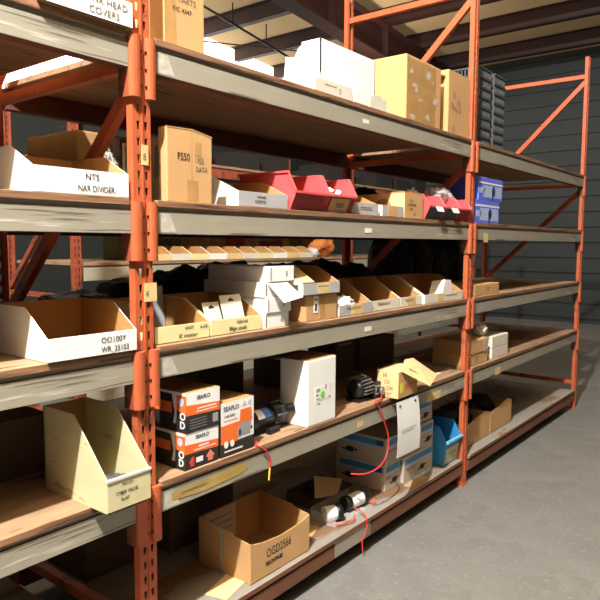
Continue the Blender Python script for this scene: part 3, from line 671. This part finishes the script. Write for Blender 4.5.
lump('white_wrapper', 'small white crumpled wrapper between the black pump and the tall white carton', 'wrapper', (.765, .235, z), .03, .03, .018, WHITE, 8, .4, 14, flat=False)
# tall white carton
t = thing('white_box', 'tall white carton with a green round sticker on the fourth shelf', 'box', (.808, -.004, z))
MB().box(0, 0, 0, .212, .155, .292, {'all': WHITE, 'top': CARD_DARK, 'left': WHITE}).build('box_body', t, .006)
b = MB(); b.box(.055, -.0008, .105, .165, 0, .165, P_WHITE)
for (x, zz, w_, h_) in [(.06, .145, .03, .014), (.06, .125, .02, .010), (.063, .112, .03, .004), (.10, .158, .004, .018), (.16, .14, .006, .03), (.155, .106, .012, .01), (.07, .09, .02, .005), (.125, .15, .012, .02)]: b.box(x, -.0014, zz, x+w_, -.0006, zz+h_, P_GREY if w_ > .01 else P_PINK)
b.build('shipping_label', t)
n = 18; MB().prism([(.107+.016*math.cos(2*math.pi*k/n), .130+.016*math.sin(2*math.pi*k/n)) for k in range(n)], -.0022, -.001, 'y', P_GREEN).build('green_sticker', t)
b = MB(); b.prism([(.0, .293), (.212, .293), (.16, .299), (.05, .299)], .05, .13, 'y', CARD_DARK); b.build('top_seam', t)
# second black pump
t = thing('black_motor', 'black finned pump motor with a red cable drooping over the shelf edge', 'pump', (1.322, .10, z), .0)
b = MB(); b.tube([(0, 0, .06), (.02, 0, .06), (.10, 0, .062), (.11, 0, .062)], .05, BLACKPL, 20, radii=[.04, .052, .052, .04]); b.build('motor_body', t, 0, True)
b = MB()
for k in range(14):
    th = math.pi*(k/13)*1.2-.3; T = Matrix.Translation((0, 0, .061)) @ Matrix.Rotation(th-math.pi/2, 4, 'X'); b.box(.02, -.0025, .05, .10, .0025, .064, STEEL, T)
b.build('cooling_fins', t)
b = MB(); b.box(.105, -.055, .0, .175, .05, .085, BLACKPL); b.box(.115, -.062, .02, .165, -.054, .07, STEEL); b.build('pump_head', t, .008)
b = MB(); b.tube([(.14, -.056, .045), (.14, -.085, .045)], .017, BLACKPL, 14); b.tube([(.14, -.08, .045), (.14, -.088, .045)], .021, STEEL, 14); b.build('outlet_nozzle', t, .001)
b = MB(); b.box(-.01, -.04, 0, .10, .04, .014, BLACKPL); b.build('mounting_foot', t, .003)
wire('power_cable', [(.13, -.085, .02), (.09, -.105, .012), (.03, -.112, .010), (.06, -.116, -.02), (.105, -.118, -.10), (.15, -.12, -.20), (.13, -.122, -.28), (.06, -.122, -.325), (-.03, -.10, -.34), (-.09, -.05, -.335)], .0042, WIRE_RED, t)
# printed open carton
t = thing('open_cardboard_box', 'open cardboard carton with lettered side and a raised flap over the shelf edge', 'box', (1.50, -.055, z), -.0)
W, D, H = .205, .13, .138
b = MB(); b.box(0, 0, 0, W, D, .004, CARD); b.box(0, 0, 0, .004, D, H, CARD_PALE); b.box(W-.004, 0, 0, W, D, H, CARD); b.box(0, D-.004, 0, W, D, H, CARD); b.box(.004, 0, 0, W-.004, .004, H, CARD); b.build('box_body', t)
b = MB(); b.face([(.0, -.001, H), (W, -.001, H), (.33, -.12, .055), (.14, -.125, .035)], CARD_PALE)
b = MB(); b.face([(.02, -.005, H+.004), (.13, .04, H+.045), (.22, .04, H+.042), (.41, -.01, .065), (.20, -.075, .045)], CARD_PALE); o = b.build('raised_flap', t, fix=False); o.modifiers.new('thick', 'SOLIDIFY').thickness = .004
b = MB()
for k in range(5): 
    x0_ = .10+.035*k; b.face([(x0_, -.003-.006*k, H-.012-.016*k+.025), (x0_+.02, -.004-.006*k, H-.016-.016*k+.022), (x0_+.024, -.018-.006*k, H-.026-.016*k+.022), (x0_+.004, -.017-.006*k, H-.022-.016*k+.025)], INK_GREY)
b.build('flap_writing', t, fix=False)
for k, ch in enumerate(['HI', 'LO', 'OW', 'ET']): text(ch, .030, INK, t, (-.001, .09-.008*k, .108-.033*k), 'left', 'side_lettering', squeeze=.8)
MB().box(.02, -.0012, .03, .055, 0, .08, mat('yellow sticker', (212, 200, 70), .6)).build('yellow_sticker', t)
b = MB(); scribble(b, .07, .18, .06, -.001, P_RED, .005, 6); scribble(b, .07, .18, .045, -.001, P_RED, .005, 6); b.build('printed_text', t)
b = MB(); b.face([(0, .0, H), (.0, D, H), (W, D, H+.006), (W, .0, H+.003)], CARD_PALE); o = b.build('top_flap', t, fix=False); o.modifiers.new('thick', 'SOLIDIFY').thickness = .003
# hanging white sheet
t = thing('pinned_paper', 'white paper sheet pinned to the beam under the open cardboard carton', 'paper', (1.475, -.060, z-.012), 0)
b = MB(); N_ = 8
for k in range(N_):
    a, c = k/N_, (k+1)/N_; ya, yc = -.012*math.sin(a*2.5), -.012*math.sin(c*2.5)
    b.face([(0, ya, -.285*a), (.232, ya-.006*a, -.285*a), (.232, yc-.006*c, -.285*c), (0, yc, -.285*c)], PAPER)
o = b.build('paper_sheet', t, fix=False); o.modifiers.new('thick', 'SOLIDIFY').thickness = .001
b = MB(); b.tube([(.03, -.008, -.02), (.03, .04, -.02)], .006, INK, 10); b.build('push_pin', t)
b = MB(); b.tube([(.19, -.008, -.02), (.19, .04, -.02)], .006, INK, 10); b.build('push_pin', t)
b = MB(); scribble(b, .03, .18, -.15, -.0165, INK_GREY, .003, 12); scribble(b, .03, .16, -.162, -.0168, INK_GREY, .003, 12); b.build('printed_text', t)
t = thing('paper_scrap', 'small white paper lying on the fourth shelf left of the far upright', 'paper', (2.10, .06, z+.001), .1)
MB().prism([(0, 0), (.17, 0), (.16, .07), (.02, .07)], 0, .003, 'z', PAPER).build('paper_sheet', t)
# cartons at the back of the fourth shelf, shade put into their colour
carton('cardboard_box', 'dim cardboard carton with a pale label behind the finned motor', 1.30, .42, z, .34, .34, .16, CARD_SHADED)
t = carton('cardboard_box', 'upright dim carton with grey printing behind the open carton', 1.66, .45, z, .20, .20, .27, CARD_SHADED)
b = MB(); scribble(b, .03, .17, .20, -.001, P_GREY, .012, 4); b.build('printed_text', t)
carton('cardboard_box', 'wide shade-darkened carton at the back near the far upright on the fourth shelf', 2.0, .5, z, .42, .38, .19, CARD_SHADED)
carton('cardboard_box', 'shade-darkened carton standing behind the tall white carton', .70, .55, z, .3, .3, .27, CARD_SHADED)
# left bay tub
t = thing('card_tub', 'old beige parts tub lettered CYBER VALVE on the left fourth shelf', 'storage bin', (-.257, -.092, z), 0)
W, D = .155, .34
b = MB(); b.box(0, 0, 0, W, D, .004, TUB); b.box(0, 0, 0, W, .005, .098, TUB); b.box(0, D-.005, 0, W, D, .27, {'all': TUB, 'front': CARD_DARK})
pl = [(0.005, .004), (D, .004), (D, .27), (.17, .27), (.005, .098)]
b.prism(pl, 0, .005, 'x', TUB); b.prism(pl, W-.005, W, 'x', TUB); b.build('tub_body', t)
b = MB(); b.box(-.002, -.003, .094, W+.002, .007, .101, WHITE_OLD); b.build('front_rim', t)
text('CYBER VALVE', .016, INK, t, (.028, -.001, .048), squeeze=.8); text('5x107', .015, INK, t, (.045, -.001, .028), squeeze=.8); text('0001256', .014, INK_GREY, t, (.05, -.001, .074), squeeze=.8)
o = lump('grey_rag', 'grey rag bunched inside the CYBER VALVE tub', 'rag', (-.17, .0, z+.005), .05, .06, .03, DKGREY, 3.3, .4, 12)
t = carton('shaded_box', 'shade-darkened carton behind the CYBER VALVE tub', -.60, .40, z, .45, .4, .2, CARD_SHADED)
# right bay fourth shelf
t = carton('cardboard_box', 'cardboard carton right of the far upright, lower of the stacked pair', 2.545, .02, z, .30, .26, .078, CARD)
MB().box(.10, -.001, 0, .14, 0, .078, TAPE).build('packing_tape_strip', t)
t = carton('cardboard_box', 'cardboard carton right of the far upright, upper of the stacked pair', 2.545, .015, z+.079, .30, .26, .088, CARD, seam=False)
MB().box(.22, -.001, 0, .26, 0, .088, TAPE_CLEAR).build('packing_tape_strip', t)
lump('plastic_wrap', 'crumpled clear wrap on the stacked pair of cartons right of the far upright', 'wrapper', (2.83, .07, z+.165), .05, .04, .035, WHITE_OLD, 6.6, .5, 14, flat=False)
t = carton('white_box', 'off-white carton farther right on the fourth shelf, lower of two', 2.93, .02, z, .3, .25, .075, WHITE_OLD, seam=False)
t = carton('white_box', 'off-white carton farther right on the fourth shelf, upper of two', 2.93, .02, z+.076, .3, .25, .08, WHITE_OLD, seam=False)
# ======================================================= BOTTOM SHELF
z = Z[4]
t = thing('open_cardboard_box', 'open cardboard carton handwritten OGD2566 at the front of the bottom shelf', 'box', (.477, .022, z), .0)
W, D, H = .385, .30, .168
b = MB(); b.box(0, 0, 0, W, D, .004, CARD_IN)
b.prism([(0, 0), (W, 0), (W, H-.003), (W*.85, H-.018), (W*.5, H-.026), (W*.2, H-.016), (0, H)], 0, .004, 'y', CARD)
for xa in (0, W-.004): b.prism([(0.004, .004), (D, .004), (D, H+.035), (.10, H+.022), (.09, H+.010), (.004, H)], xa, xa+.004, 'x', CARD)
b.box(.004, D-.004, .004, W-.004, D, H+.035, CARD); b.build('box_body', t)
MB().box(.03, D-.0055, .05, .22, D-.0042, H+.03, WHITE_OLD).build('inside_label', t)
for k in range(4): b = MB(); scribble(b, .05, .2, .07+.03*k, D-.0056, INK_GREY, .004, 6); b.build('printed_line', t)
MB().box(-.0012, .15, 0, -.0, .17, .19, TAPE_CLEAR).build('side_tape', t)
text('OGD2566', .052, INK, t, (.095, -.001, .078), squeeze=.72, tilt=.02); text('DISCONTINUED', .024, INK, t, (.09, -.001, .045), squeeze=.62, bold=.0008)
b = MB(); b.box(0, 0, 0, .20, .10, .003, CARD_PALE)
o = b.build('cardboard_piece', None, loc=(.34, .02, z+.001), rotz=.25); tag(o, 'flat piece of cardboard on the bottom deck left of the OGD2566 carton', 'cardboard')
b = MB(); b.box(0, 0, 0, .17, .12, .003, CARD)
o = b.build('cardboard_piece', None, loc=(.92, .07, z+.001), rotz=.35); tag(o, 'flat piece of cardboard between the OGD2566 carton and the small pumps', 'cardboard')
t = carton('cardboard_box', 'large dim carton behind the OGD2566 carton, bottom shelf', .45, .48, z, .40, .38, .24, CARD_SHADED)
t = carton('grey_box', 'dim grey carton behind the nearest upright on the bottom shelf', .08, .55, z, .30, .3, .18, CARD_SHADED, seam=False)
# small pumps in clear tray
def small_pump(label, x, y, zz, rz, L_, caps):
    t = thing('small_pump', label, 'pump', (x, y, zz), rz, 'small pumps in the clear tray')
    r_ = .038
    MB().tube([(0, 0, r_), (L_, 0, r_)], r_*.96, WHITE, 22).build('motor_body', t, .001, True)
    if caps[0]: MB().tube([(-.035, 0, r_), (-.03, 0, r_), (0, 0, r_), (.004, 0, r_)], r_, BLACKPL, 22, radii=[.028, r_, r_, .030]).build('end_cap', t, 0, True)
    MB().tube([(L_-.004, 0, r_), (L_, 0, r_), (L_+.03, 0, r_), (L_+.036, 0, r_)], r_, BLACKPL, 22, radii=[.03, r_, r_, .028]).build('end_cap', t, 0, True)
    MB().tube([(L_+.03, 0, r_), (L_+.042, 0, r_)], .010, DKGREY, 12).build('shaft_stub', t)
    b = MB(); b.tube([(L_*.3, -.0, r_), (L_*.45, 0, r_)], r_*.975, P_RED, 22, cap=False); 
    return t
t1 = small_pump('small white pump with a black end cap, left of the pair in the clear tray', 1.13, .135, z+.006, -.5, .06, (0, 1))
t2 = small_pump('small white pump with black caps at both ends, right of the pair', 1.325, .125, z+.006, -.12, .095, (1, 1))
wire('red_wire', [(.02, -.01, .01), (.03, -.06, .006), (.08, -.068, .004), (.13, -.06, .008), (.15, -.03, .03)], .003, WIRE_RED, t1)
wire('red_wire', [(.02, -.02, .01), (.0, -.08, .02), (-.02, -.138, .004), (-.03, -.142, -.05), (-.055, -.142, -.10), (-.05, -.142, -.16)], .003, WIRE_RED, t2)
wire('red_wire', [(.13, -.03, .01), (.16, -.05, .004), (.17, -.03, .02)], .003, WIRE_RED, t2)
t = thing('clear_tray', 'clear plastic clamshell tray around the small white pumps', 'tray', (1.12, .06, z+.001))
b = MB(); b.box(0, 0, 0, .34, .15, .0015, TRAY); b.box(0, .149, 0, .34, .15, .06, TRAY); b.box(0, 0, 0, .0015, .15, .05, TRAY); b.build('tray_shell', t)
b = MB(); b.face([(0, .15, .06), (.22, .15, .06), (.26, .11, .12), (.04, .10, .11)], TRAY); b.build('tray_lid', t, fix=False)
t = thing('open_cardboard_box', 'small open carton with one big flap up behind the small pumps', 'box', (1.22, .225, z))
b = MB(); b.box(0, 0, 0, .30, .22, .004, CARD_SHADED); b.box(0, 0, 0, .30, .004, .05, CARD_SHADED); b.box(0, .216, 0, .30, .22, .06, CARD_SHADED); b.box(0, .004, 0, .004, .216, .055, CARD_SHADED); b.box(.296, .004, 0, .30, .216, .06, CARD_SHADED); b.build('box_body', t)
b = MB(); b.face([(.03, .0, .07), (.30, .0, .07), (.25, -.02, .155), (.0, .12, .20)], CARD_PALE)
b = MB(); b.face([(-.02, .02, .075), (.15, .0, .045), (.27, .05, .085), (.08, .10, .145)], CARD_PALE); o = b.build('box_flap', t, fix=False); o.modifiers.new('thick', 'SOLIDIFY').thickness = .003
# brown cartons with blue bands
def banded(label, x, y, zz, wd, dp, ht, face_parts=1, band=True, rz=0):
    t = thing('blue_banded_box', label, 'box', (x, y, zz), rz, 'brown cartons with blue bands')
    MB().box(0, 0, 0, wd, dp, ht, mat('beige brown card', (196, 182, 162), .8, 0, .05, 6)).build('box_body', t, .003)
    b = MB(); b.box(.015, -.0008, ht*.68, wd-.015, 0, ht*.90, P_BLUE); b.box(.015, -.0008, ht*.58, wd-.015, 0, ht*.68, P_PALEBLUE)
    b.box(-.0008, .015, ht*.68, 0, dp-.03, ht*.90, P_BLUE); b.box(-.0008, .03, ht*.60, 0, dp-.03, ht*.68, P_PALEBLUE); b.box(-.0012, .02, ht*.70, -.0002, .06, ht*.88, P_NAVY)
    b.build('blue_band', t)
    b = MB(); n = 12
    def blob(c, z_, ax):
        pts = [(c+.034*math.cos(2*math.pi*k/n)*(1 if k % 3 else .7), z_+.016*math.sin(2*math.pi*k/n)) for k in range(n)]
        if ax == 'y': b.prism(pts, -.0014, -.0004, 'y', INK)
        else: b.prism(pts, -.0014, -.0004, 'x', INK)
        if ax == 'y': b.box(c-.05, -.0013, z_-.012, c-.03, -.0004, z_-.004, INK); b.box(c+.03, -.0013, z_+.0, c+.05, -.0004, z_+.008, INK)
        else: b.box(-.0013, c-.05, z_-.004, -.0004, c-.03, z_+.006, INK); b.box(-.0013, c+.03, z_-.01, -.0004, c+.05, z_, INK)
    blob(wd*.62, ht*.30, 'y'); blob(dp*.72, ht*.33, 'x'); b.build('printed_emblem', t)
    b = MB(); scribble(b, wd*.08, wd*.4, ht*.45, -.001, P_RED, .006, 5); b.build('printed_text', t)
    return t
H1 = .150
banded('blue-banded carton, bottom row nearest the small pumps', 1.655, .105, z, .17, .33, H1)
banded('blue-banded carton, bottom row next to the blue bin', 1.830, .085, z, .36, .33, H1)
banded('blue-banded carton, middle row behind the hanging red cable', 1.655, .10, z+H1+.001, .36, .33, H1)
banded('blue-banded carton, middle row nearest the blue bin', 2.020, .085, z+H1+.001, .17, .33, H1)
banded('blue-banded carton on top of the stack right of the pinned paper', 1.97, .10, z+2*H1+.002, .23, .33, .13)
b = MB(); b.box(0, 0, 0, .20, .055, .003, CARD)
o = b.build('cardboard_strip', None, loc=(1.80, .012, z+.001), rotz=.02); tag(o, 'narrow cardboard strip on the deck in front of the blue-banded cartons', 'cardboard')
# blue bin
t = thing('blue_plastic_bin', 'bright blue plastic bin at the foot of the far upright', 'storage bin', (2.228, .033, z), 0)
W, D = .210, .30; m_ = BLUE_BIN
pl = [(0, 0), (D, 0), (D, .25), (.03, .25), (-.02, .155)]
MB().box(0, 0, 0, W, D, .005, m_).build('bin_floor', t)
for xa in (0, W-.005): MB().prism(pl, xa, xa+.005, 'x', m_).build('side_wall', t)
MB().prism([(0, 0), (.005, 0), (-.014, .155), (-.02, .155)], .005, W-.005, 'x', m_).build('front_panel', t)
MB().box(.005, D-.005, 0, W-.005, D, .25, m_).build('back_wall', t)
b = MB(); b.box(-.004, -.036, .148, W+.004, -.018, .163, mat('light blue plastic', (120, 186, 222), .4)); b.build('front_rim', t, .002)
b = MB(); b.prism([(-.001, .01), (-.0135, .11), (-.0155, .11), (-.003, .01)], .02, W-.02, 'x', TUB); b.build('card_label', t)
b = MB(); scribble(b, .05, .16, .07, -.013, INK_GREY, .006, 5); b.build('label_print', t)
# right bay bottom shelf
for i, (x, wd, ht, lab) in enumerate([(2.66, .40, .19, 'open cardboard tray box just right of the far upright, bottom shelf'), (3.08, .42, .20, 'open cardboard tray box second right of the far upright, bottom shelf')]):
    t = thing('open_cardboard_box', lab, 'box', (x, .075, z))
    b = MB(); b.box(0, 0, 0, wd, .35, .004, CARD_IN); b.prism([(0, 0), (wd, 0), (wd, ht*.9), (wd*.8, ht), (wd*.3, ht*.85), (0, ht*.8)], 0, .004, 'y', CARD)
    b.box(0, .004, .004, .004, .346, ht*.8, CARD); b.box(wd-.004, .004, .004, wd, .346, ht*.85, CARD); b.box(0, .346, .004, wd, .35, ht*.85, CARD); b.build('box_body', t)
    lump('black_bag', ['black bundle filling the tray box just right of the far upright', 'black bundle filling the second tray box right of the far upright'][i], 'bag', (x+wd/2, .26, z+.005), wd*.38, .12, .11, BAG, 7+i, .15, 12)
# left bay bottom shelf
t = thing('dark_board', 'dark board leaning at the back of the left bottom shelf', 'board', (-.45, .55, z))
b = MB(); b.prism([(0, 0), (.02, 0), (-.10, .40), (-.12, .40)], 0, .3, 'y', CLOTH); b.build('board_panel', t)
# ======================================================= RACK ROW BEYOND
BY = 2.40
for xx, lab in ((1.22, 'dim orange rack upright beyond the shelving, left one'), (4.70, 'dim orange rack upright beyond the shelving, middle one'), (8.18, 'dim orange rack upright beyond the shelving, farthest one')):
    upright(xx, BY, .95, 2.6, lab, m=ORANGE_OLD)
bx = [(1.30, 4.70, 'left'), (4.78, 8.18, 'right')]
for x0, x1, nm in bx:
    for zz, lv in ((.50, 'lowest'), (1.402, 'middle'), (1.90, 'upper'), (2.22, 'top')):
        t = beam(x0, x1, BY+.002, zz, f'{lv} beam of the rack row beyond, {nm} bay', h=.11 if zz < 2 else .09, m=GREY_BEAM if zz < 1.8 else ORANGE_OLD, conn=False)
        b = MB(); b.box(x0+.004, BY, zz-.022, x1-.004, BY+.93, zz, WOOD)
        tag(b.build('shelf_deck'), f'{lv} deck board of the rack row beyond, {nm} bay', 'shelf board')
ORD = ['first', 'second', 'third', 'fourth', 'fifth', 'sixth', 'seventh', 'eighth', 'ninth', 'tenth', 'eleventh', 'twelfth', 'thirteenth', 'fourteenth', 'fifteenth', 'sixteenth', 'seventeenth', 'eighteenth', 'nineteenth', 'twentieth']
k = 0; x = 1.92
while x < 3.95:
    fr = [CARD_PALE, WHITE_OLD, CARD_YEL, WHITE][k % 4]
    t = pick_bin(ORD[k]+' bin from the left in the lit row on the rack beyond', x, BY+.012, 1.402, .205, d=.30, hf=.055, hb=.115, s=.12, outer=fr, inner=CARD_IN, group='pick bins on the rack beyond')
    x += .212; k += 1
lump('orange_sack', 'orange-brown sack at the end of the bin row on the rack beyond', 'sack', (4.42, BY+.2, 1.402), .17, .14, .12, mat('orange sack', (196, 116, 52), .8), 2.2, .2, 8)
lump('clear_bag', 'clear plastic bag between the bin row and the orange sack beyond', 'bag', (4.13, BY+.10, 1.402), .06, .08, .05, FILM, 4.2, .3, 8)
cols = [(190, 70, 50), (196, 190, 150), (120, 130, 80), (214, 206, 180), (170, 60, 50), (150, 150, 110), (200, 170, 110), (130, 120, 100), (206, 196, 170)]
names = ['brick red', 'cream', 'olive green', 'ivory', 'dark red', 'sage', 'tan', 'taupe', 'off-white']
rr = random.Random(11)
x = 5.0; k = 0
while x < 8.0 and k < 16:
    w_ = rr.uniform(.17, .25); h_ = rr.uniform(.10, .17); c = k % 9
    o = MB().box(0, 0, 0, w_-.01, .25, h_, mat('box '+names[c], cols[c], .7)).build('small_carton', None, .003, loc=(x, BY+.03, 1.90))
    tag(o, f'{ORD[k]} coloured carton of the right upper shelf beyond, {names[c]}', 'box', 'cartons on the upper shelf beyond'); x += w_; k += 1
x = 2.0; k = 0
while x < 5.7:
    w_ = rr.uniform(.18, .4); h_ = rr.uniform(.06, .16); c = [0, 4, 7, 4][k % 4]
    if x+w_ > 4.68: break
    o = MB().box(0, 0, 0, w_-.02, .25, h_, mat('box '+names[c], cols[c], .7)).build('small_carton', None, .003, loc=(x, BY+.05, 1.90))
    tag(o, f'{ORD[k]} low carton from the left on the upper shelf beyond, {names[c]}', 'box', 'cartons on the upper shelf beyond'); x += w_+.1; k += 1
x = 5.95; k = 0
while x < 7.9:
    w_ = rr.uniform(.16, .3); h_ = rr.uniform(.08, .18); c = [6, 3, 0, 7][k % 4]
    o = MB().box(0, 0, 0, w_-.02, .25, h_, mat('box '+names[c], cols[c], .7)).build('small_carton', None, .003, loc=(x, BY+.05, 1.402))
    tag(o, f'{ORD[k]} carton on the right middle shelf beyond, {names[c]}', 'box', 'cartons on the middle shelf beyond'); x += w_+.08; k += 1
# cartons between bins level and the gap above
x = 1.92; k = 0
while x < 5.7:
    w_ = rr.uniform(.07, .2); h_ = rr.uniform(.16, .30); c = rr.choice([0, 1, 4, 6, 8, 2])
    if x+w_ > 4.68: break
    o = MB().box(0, 0, 0, w_-.01, .2, h_, mat('box '+names[c], cols[c], .7)).build('small_carton', None, .003, loc=(x, BY+.45, 1.402))
    tag(o, f'{ORD[k]} carton from the left behind the far bin row, {names[c]}', 'box', 'cartons behind the far bin row'); x += w_+rr.uniform(0, .12); k += 1

for k in range(14):  # near-black boxes added so the gaps beyond stay dark
    x = 1.40+.47*k+(.1 if k > 6 else 0)
    if x+.42 > 8.15: break
    o = MB().box(0, 0, 0, .30+.12*((k*7)%3)/2, .3, .12+.14*((k*5)%4)/3, mat('shade-dark carton', (28, 22, 18), .95)).build('added_dark_carton', None, .004, loc=(x, BY+.55, 1.90))
    tag(o, f'{ORD[k]} added dark carton from the left at the back of the upper shelf beyond', 'box', 'added dark cartons beyond')
    o = MB().box(0, 0, 0, .42, .3, .55+.07*(k % 3), mat('shade-dark carton', (28, 22, 18), .95)).build('added_dark_carton', None, .004, loc=(x, BY+.4, .50))
    tag(o, f'{ORD[k]} added dark carton from the left on the lowest shelf beyond', 'box', 'added dark cartons on the lowest shelf beyond')

for k in range(13):  # boxes added to hide the lit wall, darkness put into their colour
    x = 1.40+.5*k
    o = MB().box(0, 0, 0, [.30, .44, .24, .40, .34][k % 5], .4, [.20, .10, .26, .15, .28, .07][k % 6], mat('shade-black carton', (22, 17, 15), .95)).build('added_dark_carton', None, .004, loc=(x, BY+.1, 2.22))
    tag(o, f'{ORD[k]} added dark carton from the left on the top shelf beyond', 'box', 'added dark cartons on the top shelf beyond')
